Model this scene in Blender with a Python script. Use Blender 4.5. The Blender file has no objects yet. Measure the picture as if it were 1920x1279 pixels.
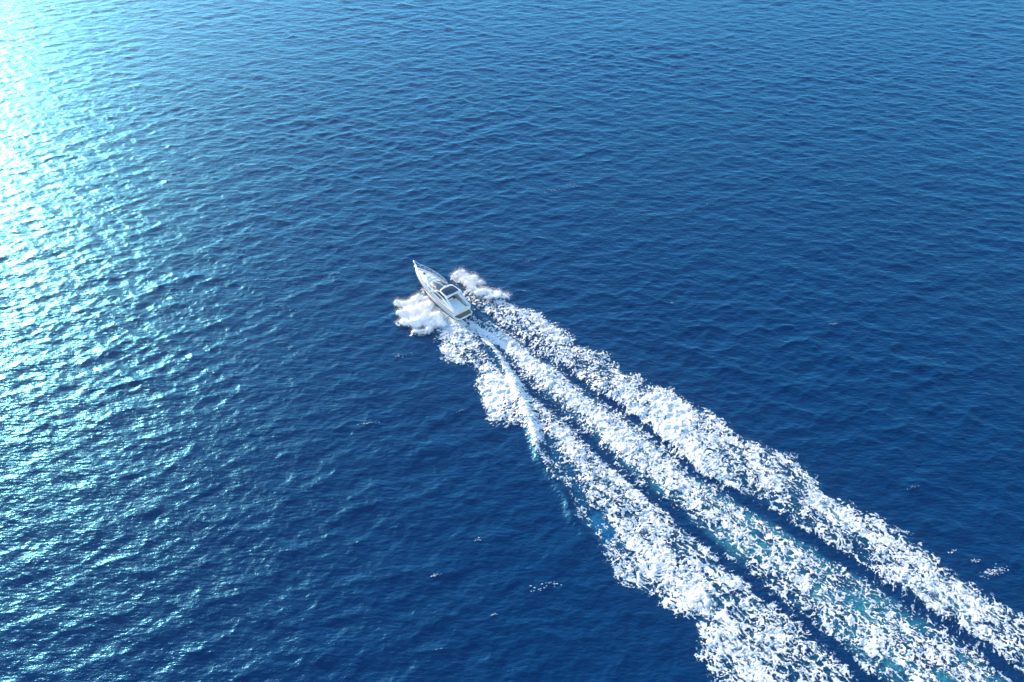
import bpy, bmesh, math, random
import numpy as np
from mathutils import Vector, Matrix

random.seed(7)
RNG = np.random.default_rng(11)
R = math.radians
scene = bpy.context.scene

# ------------------------------------------------------------------ camera
CAM_H, PITCH, HFOV = 80.0, 42.0, 70.0
cam_d = bpy.data.cameras.new('camera')
cam = bpy.data.objects.new('camera', cam_d)
scene.collection.objects.link(cam)
cam.location = (0, 0, CAM_H)
cam.rotation_euler = (R(90 - PITCH), 0, 0)
cam_d.sensor_width = 36.0
cam_d.angle = R(HFOV)
cam_d.clip_start = 0.5
cam_d.clip_end = 40000
scene.camera = cam

# ------------------------------------------------------------------ sky and sun
SUN_EL, SUN_AZ = 13.0, 44.0            # azimuth in degrees to the left of the view direction
world = bpy.data.worlds.new('World')
scene.world = world
world.use_nodes = True
wn = world.node_tree
wn.nodes.clear()
sky = wn.nodes.new('ShaderNodeTexSky')
sky.sky_type = 'NISHITA'
sky.sun_disc = False
sky.sun_elevation = R(SUN_EL)
sky.sun_rotation = R(360 - SUN_AZ)
sky.altitude = 1500
sky.air_density = 1.3
sky.dust_density = 1.0
sky.ozone_density = 3.0
bg = wn.nodes.new('ShaderNodeBackground')
bg.inputs['Strength'].default_value = 0.15
wo = wn.nodes.new('ShaderNodeOutputWorld')
wn.links.new(sky.outputs[0], bg.inputs[0])
wn.links.new(bg.outputs[0], wo.inputs[0])

sun_d = bpy.data.lights.new('sun', 'SUN')
sun_d.energy = 3.9
sun_d.angle = R(0.53)
sun_d.color = (1.0, 0.81, 0.61)
sun = bpy.data.objects.new('sun', sun_d)
scene.collection.objects.link(sun)
SUNV = Vector((-math.sin(R(SUN_AZ)) * math.cos(R(SUN_EL)), math.cos(R(SUN_AZ)) * math.cos(R(SUN_EL)), math.sin(R(SUN_EL))))
sun.rotation_euler = SUNV.to_track_quat('Z', 'Y').to_euler()
sun.location = (-300, 200, 300)

vs = scene.view_settings
vs.view_transform = 'Standard'
vs.look = 'None'
vs.exposure = 1.6
vs.gamma = 1.0
vs.use_curve_mapping = False
cy = scene.cycles
cy.max_bounces = 10
cy.diffuse_bounces = 5
cy.glossy_bounces = 3
cy.transparent_max_bounces = 8
cy.volume_bounces = 3
cy.use_denoising = True

# ------------------------------------------------------------------ photo pixel -> point on the water
F_PX = 960 / math.tan(R(HFOV / 2))


def ground(px, z=0.0):
    p = np.atleast_2d(np.array(px, float))
    x = (p[:, 0] - 960) / F_PX
    y = -(p[:, 1] - 639.5) / F_PX
    a = R(PITCH)
    fw = math.cos(a) + math.sin(a) * y
    up = -math.sin(a) + math.cos(a) * y
    k = -(CAM_H - z) / up
    return np.stack([x * k, fw * k], 1)


HEAD = R(41.0)
ORG = ground([(866, 592)])[0]                         # foot of the transom on the water
HV = np.array([-math.sin(HEAD), math.cos(HEAD)])      # the way the boat runs
SV = np.array([math.cos(HEAD), math.sin(HEAD)])       # its starboard side


def to_st(xy):
    d = xy - ORG
    return -(d @ HV), d @ SV


def from_st(s, t):
    return ORG[0] - s * HV[0] + t * SV[0], ORG[1] - s * HV[1] + t * SV[1]


def trace(pts, z=0.0):
    s, t = to_st(ground(pts, z))
    o = np.argsort(s)
    return s[o], t[o]


# ------------------------------------------------------------------ helpers
COL = scene.collection


def link(o, parent=None):
    COL.objects.link(o)
    if parent is not None:
        o.parent = parent
    return o


def mesh_obj(name, verts, faces, mat=None, parent=None, smooth=True):
    me = bpy.data.meshes.new(name)
    me.from_pydata([tuple(v) for v in verts], [], [tuple(f) for f in faces])
    me.validate()
    if mat:
        me.materials.append(mat)
    if smooth:
        me.shade_smooth()
    return link(bpy.data.objects.new(name, me), parent)


def big_mesh(name, co, quads=None, tris=None, mat=None, smooth=True):
    me = bpy.data.meshes.new(name)
    me.vertices.add(len(co))
    me.vertices.foreach_set('co', np.ascontiguousarray(co, np.float32).ravel())
    idx = quads if quads is not None else tris
    n = idx.shape[1]
    me.loops.add(idx.size)
    me.loops.foreach_set('vertex_index', np.ascontiguousarray(idx, np.int32).ravel())
    me.polygons.add(len(idx))
    me.polygons.foreach_set('loop_start', np.arange(0, idx.size, n, dtype=np.int32))
    me.update(calc_edges=True)
    if smooth:
        me.shade_smooth()
    if mat:
        me.materials.append(mat)
    return link(bpy.data.objects.new(name, me))


def attr(o, name, vals):
    a = o.data.attributes.new(name, 'FLOAT', 'POINT')
    a.data.foreach_set('value', np.ascontiguousarray(vals, np.float32).ravel())


def sstep(a, b, x):
    k = np.clip((x - a) / (b - a), 0, 1)
    return k * k * (3 - 2 * k)


_TAB = RNG.random((256, 256)).astype(np.float32)
_TBX = RNG.random((256, 256)).astype(np.float32)
_TBY = RNG.random((256, 256)).astype(np.float32)


def vnoise(x, y, seed=0):
    x = x + seed * 37.3
    y = y + seed * 71.7
    xi = np.floor(x).astype(np.int64)
    yi = np.floor(y).astype(np.int64)
    fx = x - xi
    fy = y - yi
    fx = fx * fx * fx * (fx * (fx * 6 - 15) + 10)
    fy = fy * fy * fy * (fy * (fy * 6 - 15) + 10)
    a = _TAB[xi & 255, yi & 255]
    b = _TAB[(xi + 1) & 255, yi & 255]
    c = _TAB[xi & 255, (yi + 1) & 255]
    d = _TAB[(xi + 1) & 255, (yi + 1) & 255]
    return (a * (1 - fx) + b * fx) * (1 - fy) + (c * (1 - fx) + d * fx) * fy


def fbm(x, y, octs=4, seed=0, gain=0.5):
    v = 0
    amp = 1.0
    tot = 0
    for o in range(octs):
        v = v + amp * vnoise(x * 2.03 ** o, y * 2.03 ** o, seed + o * 3)
        tot += amp
        amp *= gain
    return v / tot


def worley_edge(x, y, seed=0):
    """distance to the nearest border between scattered cells"""
    x = x + seed * 17.1
    y = y + seed * 29.3
    xi = np.floor(x).astype(np.int64)
    yi = np.floor(y).astype(np.int64)
    f1 = np.full(x.shape, 9.0)
    f2 = np.full(x.shape, 9.0)
    for i in (-1, 0, 1):
        for j in (-1, 0, 1):
            px = xi + i + _TBX[(xi + i) & 255, (yi + j) & 255]
            py = yi + j + _TBY[(xi + i) & 255, (yi + j) & 255]
            d = np.hypot(px - x, py - y)
            f2 = np.minimum(f2, np.maximum(f1, d))
            f1 = np.minimum(f1, d)
    return f2 - f1


def rank01(v):
    o = np.sort(v.ravel()[::7])
    return np.searchsorted(o, v.ravel()).reshape(v.shape) / len(o)


# ------------------------------------------------------------------ materials
MATS = {}


def pmat(name, col, rough=0.5, metal=0.0, noise=0.0, nscale=3.0, spec=0.5, coat=0.0):
    m = bpy.data.materials.new(name)
    m.use_nodes = True
    nt = m.node_tree
    b = nt.nodes['Principled BSDF']
    b.inputs['Base Color'].default_value = (*col, 1)
    b.inputs['Roughness'].default_value = rough
    b.inputs['Metallic'].default_value = metal
    b.inputs['Specular IOR Level'].default_value = spec
    b.inputs['Coat Weight'].default_value = coat
    if noise:
        tc = nt.nodes.new('ShaderNodeTexCoord')
        nz = nt.nodes.new('ShaderNodeTexNoise')
        nz.inputs['Scale'].default_value = nscale
        nz.inputs['Detail'].default_value = 5
        mx = nt.nodes.new('ShaderNodeMix')
        mx.data_type = 'RGBA'
        mx.inputs['A'].default_value = (*[c * (1 - noise) for c in col], 1)
        mx.inputs['B'].default_value = (*[min(1, c * (1 + noise)) for c in col], 1)
        nt.links.new(tc.outputs['Object'], nz.inputs['Vector'])
        nt.links.new(nz.outputs['Fac'], mx.inputs['Factor'])
        nt.links.new(mx.outputs['Result'], b.inputs['Base Color'])
    MATS[name] = m
    return m


M_GEL = pmat('white_gelcoat', (0.82, 0.82, 0.80), 0.18, noise=0.04, nscale=1.5, coat=0.4)
M_DECK = pmat('deck_non_slip', (0.74, 0.73, 0.70), 0.55, noise=0.06, nscale=9)
M_CUSH = pmat('cushion_vinyl', (0.80, 0.79, 0.76), 0.6, noise=0.05, nscale=6)
M_SEAM = pmat('cushion_seam', (0.30, 0.30, 0.31), 0.7)
M_NAVY = pmat('antifoul_navy', (0.02, 0.03, 0.07), 0.45, noise=0.3)
M_RUB = pmat('rub_rail_grey', (0.10, 0.09, 0.09), 0.4)
M_TEAK = pmat('weathered_teak', (0.17, 0.14, 0.10), 0.7, noise=0.35, nscale=14)
M_WOOD = pmat('varnished_table', (0.33, 0.17, 0.07), 0.25, noise=0.25, nscale=8)
M_STEEL = pmat('polished_steel', (0.86, 0.87, 0.88), 0.38, metal=1.0)
M_BLACK = pmat('black_plastic', (0.02, 0.02, 0.022), 0.35)
M_DASH = pmat('dark_dashboard', (0.08, 0.11, 0.12), 0.5)
M_TAN = pmat('tan_leather', (0.42, 0.27, 0.15), 0.55, noise=0.15, nscale=8)
M_TINT = pmat('dark_glass', (0.006, 0.035, 0.075), 0.05, spec=0.8)


def glass_mat():
    m = bpy.data.materials.new('windscreen_glass')
    m.use_nodes = True
    nt = m.node_tree
    nt.nodes.clear()
    o = nt.nodes.new('ShaderNodeOutputMaterial')
    tr = nt.nodes.new('ShaderNodeBsdfTransparent')
    tr.inputs[0].default_value = (0.30, 0.50, 0.58, 1)
    gl = nt.nodes.new('ShaderNodeBsdfGlossy')
    gl.inputs['Roughness'].default_value = 0.02
    fr = nt.nodes.new('ShaderNodeFresnel')
    fr.inputs[0].default_value = 1.7
    mx = nt.nodes.new('ShaderNodeMixShader')
    nt.links.new(fr.outputs[0], mx.inputs[0])
    nt.links.new(tr.outputs[0], mx.inputs[1])
    nt.links.new(gl.outputs[0], mx.inputs[2])
    nt.links.new(mx.outputs[0], o.inputs[0])
    return m


M_GLASS = glass_mat()


def sea_mat():
    m = bpy.data.materials.new('deep_sea_water')
    m.use_nodes = True
    nt = m.node_tree
    N, L = nt.nodes, nt.links
    N.clear()
    out = N.new('ShaderNodeOutputMaterial')
    body = N.new('ShaderNodeBsdfDiffuse')
    refl = N.new('ShaderNodeBsdfGlossy')
    refl.inputs['Color'].default_value = (0.24, 0.74, 1.0, 1)
    refl.inputs['Roughness'].default_value = 0.31
    fre = N.new('ShaderNodeFresnel')
    fre.inputs['IOR'].default_value = 1.46
    mixs = N.new('ShaderNodeMixShader')
    L.new(fre.outputs[0], mixs.inputs[0])
    L.new(body.outputs[0], mixs.inputs[1])
    L.new(refl.outputs[0], mixs.inputs[2])
    L.new(mixs.outputs[0], out.inputs['Surface'])
    geo = N.new('ShaderNodeNewGeometry')
    # body colour: deep blue, milkier and greener where the propellers have driven air into it
    big = N.new('ShaderNodeTexNoise')
    big.inputs['Scale'].default_value = 0.03
    big.inputs['Detail'].default_value = 3
    L.new(geo.outputs['Position'], big.inputs['Vector'])
    deep = N.new('ShaderNodeMix')
    deep.data_type = 'RGBA'
    deep.inputs['A'].default_value = (0.0000, 0.020, 0.080, 1)
    deep.inputs['B'].default_value = (0.0000, 0.029, 0.104, 1)
    L.new(big.outputs['Fac'], deep.inputs['Factor'])
    a1 = N.new('ShaderNodeAttribute')
    a1.attribute_name = 'aerated'
    m1 = N.new('ShaderNodeMix')
    m1.data_type = 'RGBA'
    m1.inputs['B'].default_value = (0.05, 0.30, 0.36, 1)
    L.new(a1.outputs['Fac'], m1.inputs['Factor'])
    L.new(deep.outputs['Result'], m1.inputs['A'])
    a2 = N.new('ShaderNodeAttribute')
    a2.attribute_name = 'churned'
    m2 = N.new('ShaderNodeMix')
    m2.data_type = 'RGBA'
    m2.inputs['B'].default_value = (0.010, 0.13, 0.28, 1)
    L.new(a2.outputs['Fac'], m2.inputs['Factor'])
    L.new(m1.outputs['Result'], m2.inputs['A'])
    L.new(m2.outputs['Result'], body.inputs['Color'])
    # ripples too small for the mesh
    prev = None
    for sc_, dist, rot, st in ((0.9, 0.13, 0.45, 3.0), (1.0, 0.13, -0.5, 3.0), (2.6, 0.11, 0.15, 2.2), (7.5, 0.04, -0.2, 1.5)):
        mp = N.new('ShaderNodeMapping')
        mp.inputs['Rotation'].default_value = (0, 0, rot)
        mp.inputs['Scale'].default_value = (sc_ / st, sc_, sc_)
        L.new(geo.outputs['Position'], mp.inputs['Vector'])
        nz = N.new('ShaderNodeTexNoise')
        nz.inputs['Scale'].default_value = 1.0
        nz.inputs['Detail'].default_value = 2.0
        nz.inputs['Roughness'].default_value = 0.45
        L.new(mp.outputs[0], nz.inputs['Vector'])
        bp = N.new('ShaderNodeBump')
        bp.inputs['Strength'].default_value = 1.0
        bp.inputs['Distance'].default_value = dist
        L.new(nz.outputs['Fac'], bp.inputs['Height'])
        if prev is not None:
            L.new(prev.outputs[0], bp.inputs['Normal'])
        prev = bp
    for nd in (body, refl, fre):
        L.new(prev.outputs[0], nd.inputs['Normal'])
    return m


M_SEA = sea_mat()


def foam_mat(name, thin, white=0.80, amin=0.36, amax=0.95, bump=0.5):
    m = bpy.data.materials.new(name)
    m.use_nodes = True
    nt = m.node_tree
    N, L = nt.nodes, nt.links
    b = N['Principled BSDF']
    b.inputs['Roughness'].default_value = 0.7
    b.inputs['Specular IOR Level'].default_value = 0.2
    a = N.new('ShaderNodeAttribute')
    a.attribute_name = 'cover'
    geo = N.new('ShaderNodeNewGeometry')
    nz = N.new('ShaderNodeTexNoise')
    nz.inputs['Scale'].default_value = 5.0
    nz.inputs['Detail'].default_value = 4
    L.new(geo.outputs['Position'], nz.inputs['Vector'])
    ad = N.new('ShaderNodeMath')
    ad.operation = 'MULTIPLY_ADD'
    ad.inputs[1].default_value = 0.7
    L.new(nz.outputs['Fac'], ad.inputs[0])
    L.new(a.outputs['Fac'], ad.inputs[2])
    rp = N.new('ShaderNodeMapRange')
    rp.inputs['From Min'].default_value = 0.45
    rp.inputs['From Max'].default_value = 1.25
    L.new(ad.outputs[0], rp.inputs['Value'])
    al = N.new('ShaderNodeMapRange')
    al.inputs['From Min'].default_value = amin
    al.inputs['From Max'].default_value = amax
    L.new(ad.outputs[0], al.inputs['Value'])
    L.new(al.outputs[0], b.inputs['Alpha'])
    mx = N.new('ShaderNodeMix')
    mx.data_type = 'RGBA'
    mx.inputs['A'].default_value = (*thin, 1)
    mx.inputs['B'].default_value = (white, white, white * 0.985, 1)
    L.new(rp.outputs[0], mx.inputs['Factor'])
    L.new(mx.outputs['Result'], b.inputs['Base Color'])
    bp = N.new('ShaderNodeBump')
    bp.inputs['Strength'].default_value = bump
    bp.inputs['Distance'].default_value = 0.15
    L.new(nz.outputs['Fac'], bp.inputs['Height'])
    L.new(bp.outputs[0], b.inputs['Normal'])
    return m


M_FOAM = foam_mat('sea_foam', (0.16, 0.36, 0.47))


M_SPRAYFOAM = foam_mat('white_spray', (0.86, 0.88, 0.89), 0.95, 0.25, 1.15, 0.3)

# ------------------------------------------------------------------ the sea: waves
NT, TILE = 2048, 512.0
LAMBDA_P, HS, CHOP = 9.0, 0.27, 1.7


def make_waves():
    k1 = np.fft.fftfreq(NT, TILE / NT) * 2 * np.pi
    kx, ky = np.meshgrid(k1, k1, indexing='ij')
    k = np.hypot(kx, ky)
    k[0, 0] = 1
    th = np.arctan2(kx, ky)                            # 0 = along the view direction
    kp = 2 * np.pi / LAMBDA_P
    spec = k ** -3.30 * np.exp(-1.25 * (kp / k) ** 2) * np.exp(-(k * 0.10) ** 2)
    d = np.minimum(np.abs(np.angle(np.exp(1j * (th - R(24))))), np.abs(np.angle(np.exp(1j * (th - R(24) - np.pi)))))
    e = np.minimum(np.abs(np.angle(np.exp(1j * (th + R(28))))), np.abs(np.angle(np.exp(1j * (th + R(28) - np.pi)))))
    direc = 0.9 * np.cos(d) ** 10 + 0.75 * np.cos(e) ** 10 + 0.10
    amp = np.sqrt(spec * direc)
    amp[0, 0] = 0
    nz = np.fft.fft2(np.random.default_rng(5).standard_normal((NT, NT)).astype(np.float32))
    A = nz * amp
    h = np.real(np.fft.ifft2(A))
    g = HS / 4 / h.std()
    dx = np.real(np.fft.ifft2(1j * kx / k * A))
    dy = np.real(np.fft.ifft2(1j * ky / k * A))
    sx = np.real(np.fft.ifft2(1j * kx * A)) * g
    sy = np.real(np.fft.ifft2(1j * ky * A)) * g
    print('rms slope', float(np.sqrt((sx ** 2 + sy ** 2).mean())))
    return (h * g).astype(np.float32), (dx * g).astype(np.float32), (dy * g).astype(np.float32)


W_H, W_DX, W_DY = make_waves()


def sample(tab, x, y):
    u = x / TILE * NT
    v = y / TILE * NT
    i = np.floor(u).astype(np.int64)
    j = np.floor(v).astype(np.int64)
    a = u - i
    b = v - j
    i &= NT - 1
    j &= NT - 1
    i2 = (i + 1) & (NT - 1)
    j2 = (j + 1) & (NT - 1)
    return (tab[i, j] * (1 - a) + tab[i2, j] * a) * (1 - b) + (tab[i, j2] * (1 - a) + tab[i2, j2] * a) * b


def gust(x, y):
    """uneven wind: livelier and calmer patches of sea"""
    return 0.62 + 0.76 * fbm(x * 0.017, y * 0.026, 3, 61)


def wave_h(x, y):
    return sample(W_H, x, y) * gust(x, y)


# ------------------------------------------------------------------ the wake: where its bands run, read off the photo
T_R = trace([(905, 545), (925, 560), (1000, 580), (1020, 590), (1075, 630), (1080, 650), (1150, 660), (1165, 690), (1250, 730), (1330, 770),
             (1390, 810), (1430, 835), (1490, 850), (1520, 880), (1570, 935), (1640, 970), (1700, 1000), (1740, 1040),
             (1800, 1090), (1840, 1105), (1870, 1130), (1920, 1150), (2010, 1205)])
T_L = trace([(800, 560), (820, 630), (825, 680), (885, 700), (900, 740), (908, 795), (985, 805), (1000, 850), (1035, 895), (1060, 930),
             (1070, 975), (1120, 1010), (1130, 1050), (1160, 1100), (1210, 1120), (1250, 1150), (1310, 1180), (1300, 1240),
             (1345, 1279), (1420, 1360), (1520, 1440)])
T_LT = trace([(905, 625), (940, 665), (1000, 735), (1080, 800), (1150, 870), (1250, 950), (1350, 1040), (1450, 1120), (1560, 1210),
              (1640, 1279), (1760, 1380)])
T_RT = trace([(925, 595), (1010, 660), (1060, 690), (1105, 730), (1200, 790), (1300, 880), (1450, 965), (1600, 1060), (1750, 1155),
              (1890, 1255), (2000, 1330)])
T_RIDGE = trace([(880, 597), (933, 666), (959, 706), (986, 772), (1000, 810), (1010, 860), (1035, 895), (1060, 930), (1075, 975), (1130, 1040)])


def at(tr, s):
    return np.interp(s, tr[0], tr[1])


def wake_height(s, t):
    """relief the boat leaves in the water"""
    on = sstep(-2, 3, s) * (1 - 0.55 * sstep(25, 95, s))
    lt, rt = at(T_LT, s), at(T_RT, s)
    L_, R_ = at(T_L, s), at(T_R, s)
    rg = at(T_RIDGE, s)
    mid = 0.5 * (lt + rt)
    w1 = 1.0 + 0.012 * s
    z = -0.42 * np.exp(-((t - lt) / w1) ** 2) - 0.42 * np.exp(-((t - rt) / w1) ** 2)
    z += 0.34 * np.exp(-((t - mid) / (1.5 + 0.008 * s)) ** 2) * sstep(2, 9, s)
    z += 0.50 * np.exp(-((t - (rt + 0.42 * (R_ - rt))) / 2.0) ** 2)
    z += 0.55 * np.exp(-((t - rg) / 1.0) ** 2) * sstep(3, 10, s) * (1 - sstep(44, 52, s))
    z += 0.30 * np.exp(-((t - (lt + 0.5 * (L_ - lt))) / 2.0) ** 2)
    z += -0.40 * np.exp(-((s - 2.2) / 2.6) ** 2 - (t / 1.9) ** 2)
    return z * on


def wake_mask(s, t):
    L_, R_ = at(T_L, s), at(T_R, s)
    return sstep(-3.0, 0.6, t - L_) * sstep(-3.0, 0.6, R_ - t) * sstep(-11, -5, s)


def sea_point(x, y):
    """where the water surface that rests at (x, y) actually is"""
    s, t = to_st(np.stack([x.ravel(), y.ravel()], 1))
    s = s.reshape(x.shape)
    t = t.reshape(x.shape)
    wm = wake_mask(s, t)
    r = np.hypot(x, y - 120)
    far = 1 - sstep(330, 900, r)
    g_ = gust(x, y)
    h = sample(W_H, x, y) * far * g_
    c = CHOP * far * (1 - wm) * g_
    z = h * (1 - 0.55 * wm) + wake_height(s, t) * wm
    return x + c * sample(W_DX, x, y), y + c * sample(W_DY, x, y), z, s, t, wm


def spray_bumps(s, t):
    v = np.zeros(s.shape)
    for (px, py, rp) in SPRAY_PORT + SPRAY_STAR:
        c = ground([(px, py)], 0.4)
        cs, ct = to_st(c)
        v = np.maximum(v, np.exp(-((s - cs[0]) ** 2 + (t - ct[0]) ** 2) / (rp * 0.10) ** 2))
    return v


SPRAY_PORT = [(794, 546, 6), (784, 558, 9), (770, 565, 9), (756, 570, 9), (745, 568, 7), (760, 588, 11), (775, 580, 13), (790, 575, 13),
              (802, 590, 13), (786, 600, 13), (770, 603, 11), (757, 603, 7), (748, 588, 6), (774, 622, 7), (788, 622, 7), (803, 617, 8),
              (816, 602, 11), (806, 572, 10), (822, 590, 9), (798, 558, 8), (746, 606, 4), (830, 606, 8)]
SPRAY_STAR = [(853, 522, 7), (861, 514, 8), (868, 509, 6), (868, 525, 9), (880, 530, 10), (890, 521, 8), (900, 529, 7), (885, 540, 9),
              (905, 545, 9), (920, 549, 8), (935, 551, 8), (948, 555, 7), (955, 550, 4), (930, 560, 7), (915, 560, 8), (897, 550, 8),
              (876, 517, 7)]


def foam_density(s, t):
    L_ = at(T_L, s) + (fbm(s * 0.45, t * 0.2, 4, 1) - 0.5) * 2.6 - 0.3
    R_ = at(T_R, s) + (fbm(s * 0.45, t * 0.2, 4, 2) - 0.5) * 2.6 + 0.4 + 0.9 * sstep(55, 85, s)
    lt, rt = at(T_LT, s), at(T_RT, s)
    rg = at(T_RIDGE, s)
    mid = 0.5 * (lt + rt)
    near = sstep(25, 70, s)                            # the part close to the camera is older and more open
    inside = sstep(-0.3, 1.7, t - L_) * sstep(-0.3, 2.0, R_ - t) * sstep(-9, -4, s)
    D = (0.83 - 0.14 * near) + 0.85 * (fbm(s * 0.16, t * 0.26, 4, 4, 0.6) - 0.5)
    # centre band left by the propellers
    cw = np.maximum(1.2, 0.5 * (rt - lt) - 0.7 - 0.008 * s)
    cb = np.exp(-((t - mid) / cw) ** 4)
    D = np.maximum(D * (1 - cb), cb * (0.95 - 0.20 * near) + 0 * s)
    core = np.exp(-((t - mid - 0.2) / (0.9 + 0.006 * s)) ** 2) * near
    D -= 0.14 * core
    # the two dark troughs on either side of it
    tw = 0.48 + 0.0050 * s
    tl = np.exp(-((t - lt + (fbm(s * 0.5, t * 0, 3, 6) - .5) * 1.0) / tw) ** 2) * sstep(11, 21, s)
    tr = np.exp(-((t - rt + (fbm(s * 0.5, t * 0, 3, 7) - .5) * 1.0) / tw) ** 2) * (0.55 * sstep(1, 6, s) + 0.45 * sstep(16, 26, s))
    D -= 0.66 * tl + 0.60 * tr
    # freshly broken crest on the port side
    rw = (0.35 + 0.055 * np.clip(s, 0, 24)) * (1 - 0.6 * sstep(24, 34, s))
    rd = np.exp(-((t - rg) / rw) ** 2) * sstep(0, 5, s) * (1 - sstep(40, 50, s))
    # a strip of clear blue water behind that crest
    bl = np.exp(-((t - rg - 2.3) / 1.1) ** 2) * sstep(23, 28, s) * (1 - sstep(44, 56, s))
    D -= 0.42 * bl * (0.5 + fbm(s * 0.4, t * 0.5, 3, 12))
    D = np.maximum(D, rd * (0.66 + 0.7 * fbm(s * 0.9, t * 1.6, 4, 13)))
    # darker water on the port side of that crest while it is still close to the boat
    gl = np.exp(-((t - rg + 1.1) / 0.6) ** 2) * sstep(2.5, 5, s) * (1 - sstep(12, 19, s))
    D -= 0.55 * gl
    # smooth hollow behind the starboard half of the transom
    hol = np.exp(-((s - 2.0) / 3.2) ** 2 - ((t - 2.1) / 1.1) ** 2)
    D -= 0.85 * hol
    # solid white jets from the propellers
    j = np.exp(-((t - 0.35) / (0.40 + 0.05 * s)) ** 2) * sstep(0.3, 2.0, s) * (1 - sstep(12, 26, s))
    D = np.maximum(D, 1.15 * j)
    j = np.exp(-((t + 1.35 + 0.02 * s) / 0.28) ** 2) * sstep(-1.0, 0.5, s) * (1 - sstep(4, 8, s))
    D = np.maximum(D, 1.1 * j)
    D = D * inside
    D = np.maximum(D, 0.85 * spray_bumps(s, t))
    return D, inside, cb, core, bl, tl + tr


# ------------------------------------------------------------------ the sea: one sheet out to the horizon
def build_sea():
    ys = [16.0]
    st = 0.27
    while ys[-1] < 318:
        ys.append(ys[-1] + st * (1 + ys[-1] / 330))
    ys = np.array(ys)
    g = 0.6 * 1.35 ** np.arange(1, 31)
    off = np.cumsum(g)
    off = off[off < 15000]
    y_all = np.concatenate([ys[0] - off[::-1], ys, ys[-1] + off])
    nc = 920
    u = np.linspace(-1, 1, nc)
    w = 1.10 * 0.70 * (0.743 * np.clip(y_all, 16, 318) + 0.669 * 80) + 8
    core = w[:, None] * u[None, :]
    left = -w[:, None] - off[::-1][None, :]
    right = w[:, None] + off[None, :]
    X = np.concatenate([left, core, right], 1)
    Y = np.repeat(y_all[:, None], X.shape[1], 1)
    px, py, z, s, t, wm = sea_point(X, Y)
    # the hull presses the water aside
    hull = np.exp(-(np.clip(np.abs(s + 5.5) - 5.0, 0, None) / 1.2) ** 2) * np.exp(-(t / 1.5) ** 4)
    z = z - 0.35 * hull
    co = np.stack([px, py, z], -1).reshape(-1, 3)
    r, c = X.shape
    i = np.arange(r * c).reshape(r, c)
    q = np.stack([i[:-1, :-1], i[:-1, 1:], i[1:, 1:], i[1:, :-1]], -1).reshape(-1, 4)
    o = big_mesh('sea', co, quads=q, mat=M_SEA)
    aer = np.zeros(X.shape)
    chu = np.zeros(X.shape)
    k = wm > 0.01
    D, ins, cb, core_, bl, tro = foam_density(s[k], t[k])
    near = sstep(15, 60, s[k])
    aer[k] = np.clip(0.50 * cb * (0.35 + 0.65 * near) * ins * sstep(0.3, 0.6, fbm(s[k] * 0.35, t[k] * 0.5, 3, 10)) + 0.22 * ins * np.clip(D, 0, 1) - 0.5 * tro, 0, 1)
    patch = sstep(0.5, 0.7, fbm(s[k] * 0.25, t[k] * 0.3, 3, 9))
    chu[k] = np.clip(ins * (0.55 * bl * (0.4 + patch) + 0.5 * patch * (1 - cb) * np.clip(D, 0, 1) * (1 - 0.6 * near)) - 0.5 * tro, 0, 1)
    attr(o, 'aerated', aer)
    attr(o, 'churned', chu)
    o['kind'] = 'structure'
    o['label'] = 'deep blue open sea with short wind waves'
    return o


build_sea()


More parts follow.
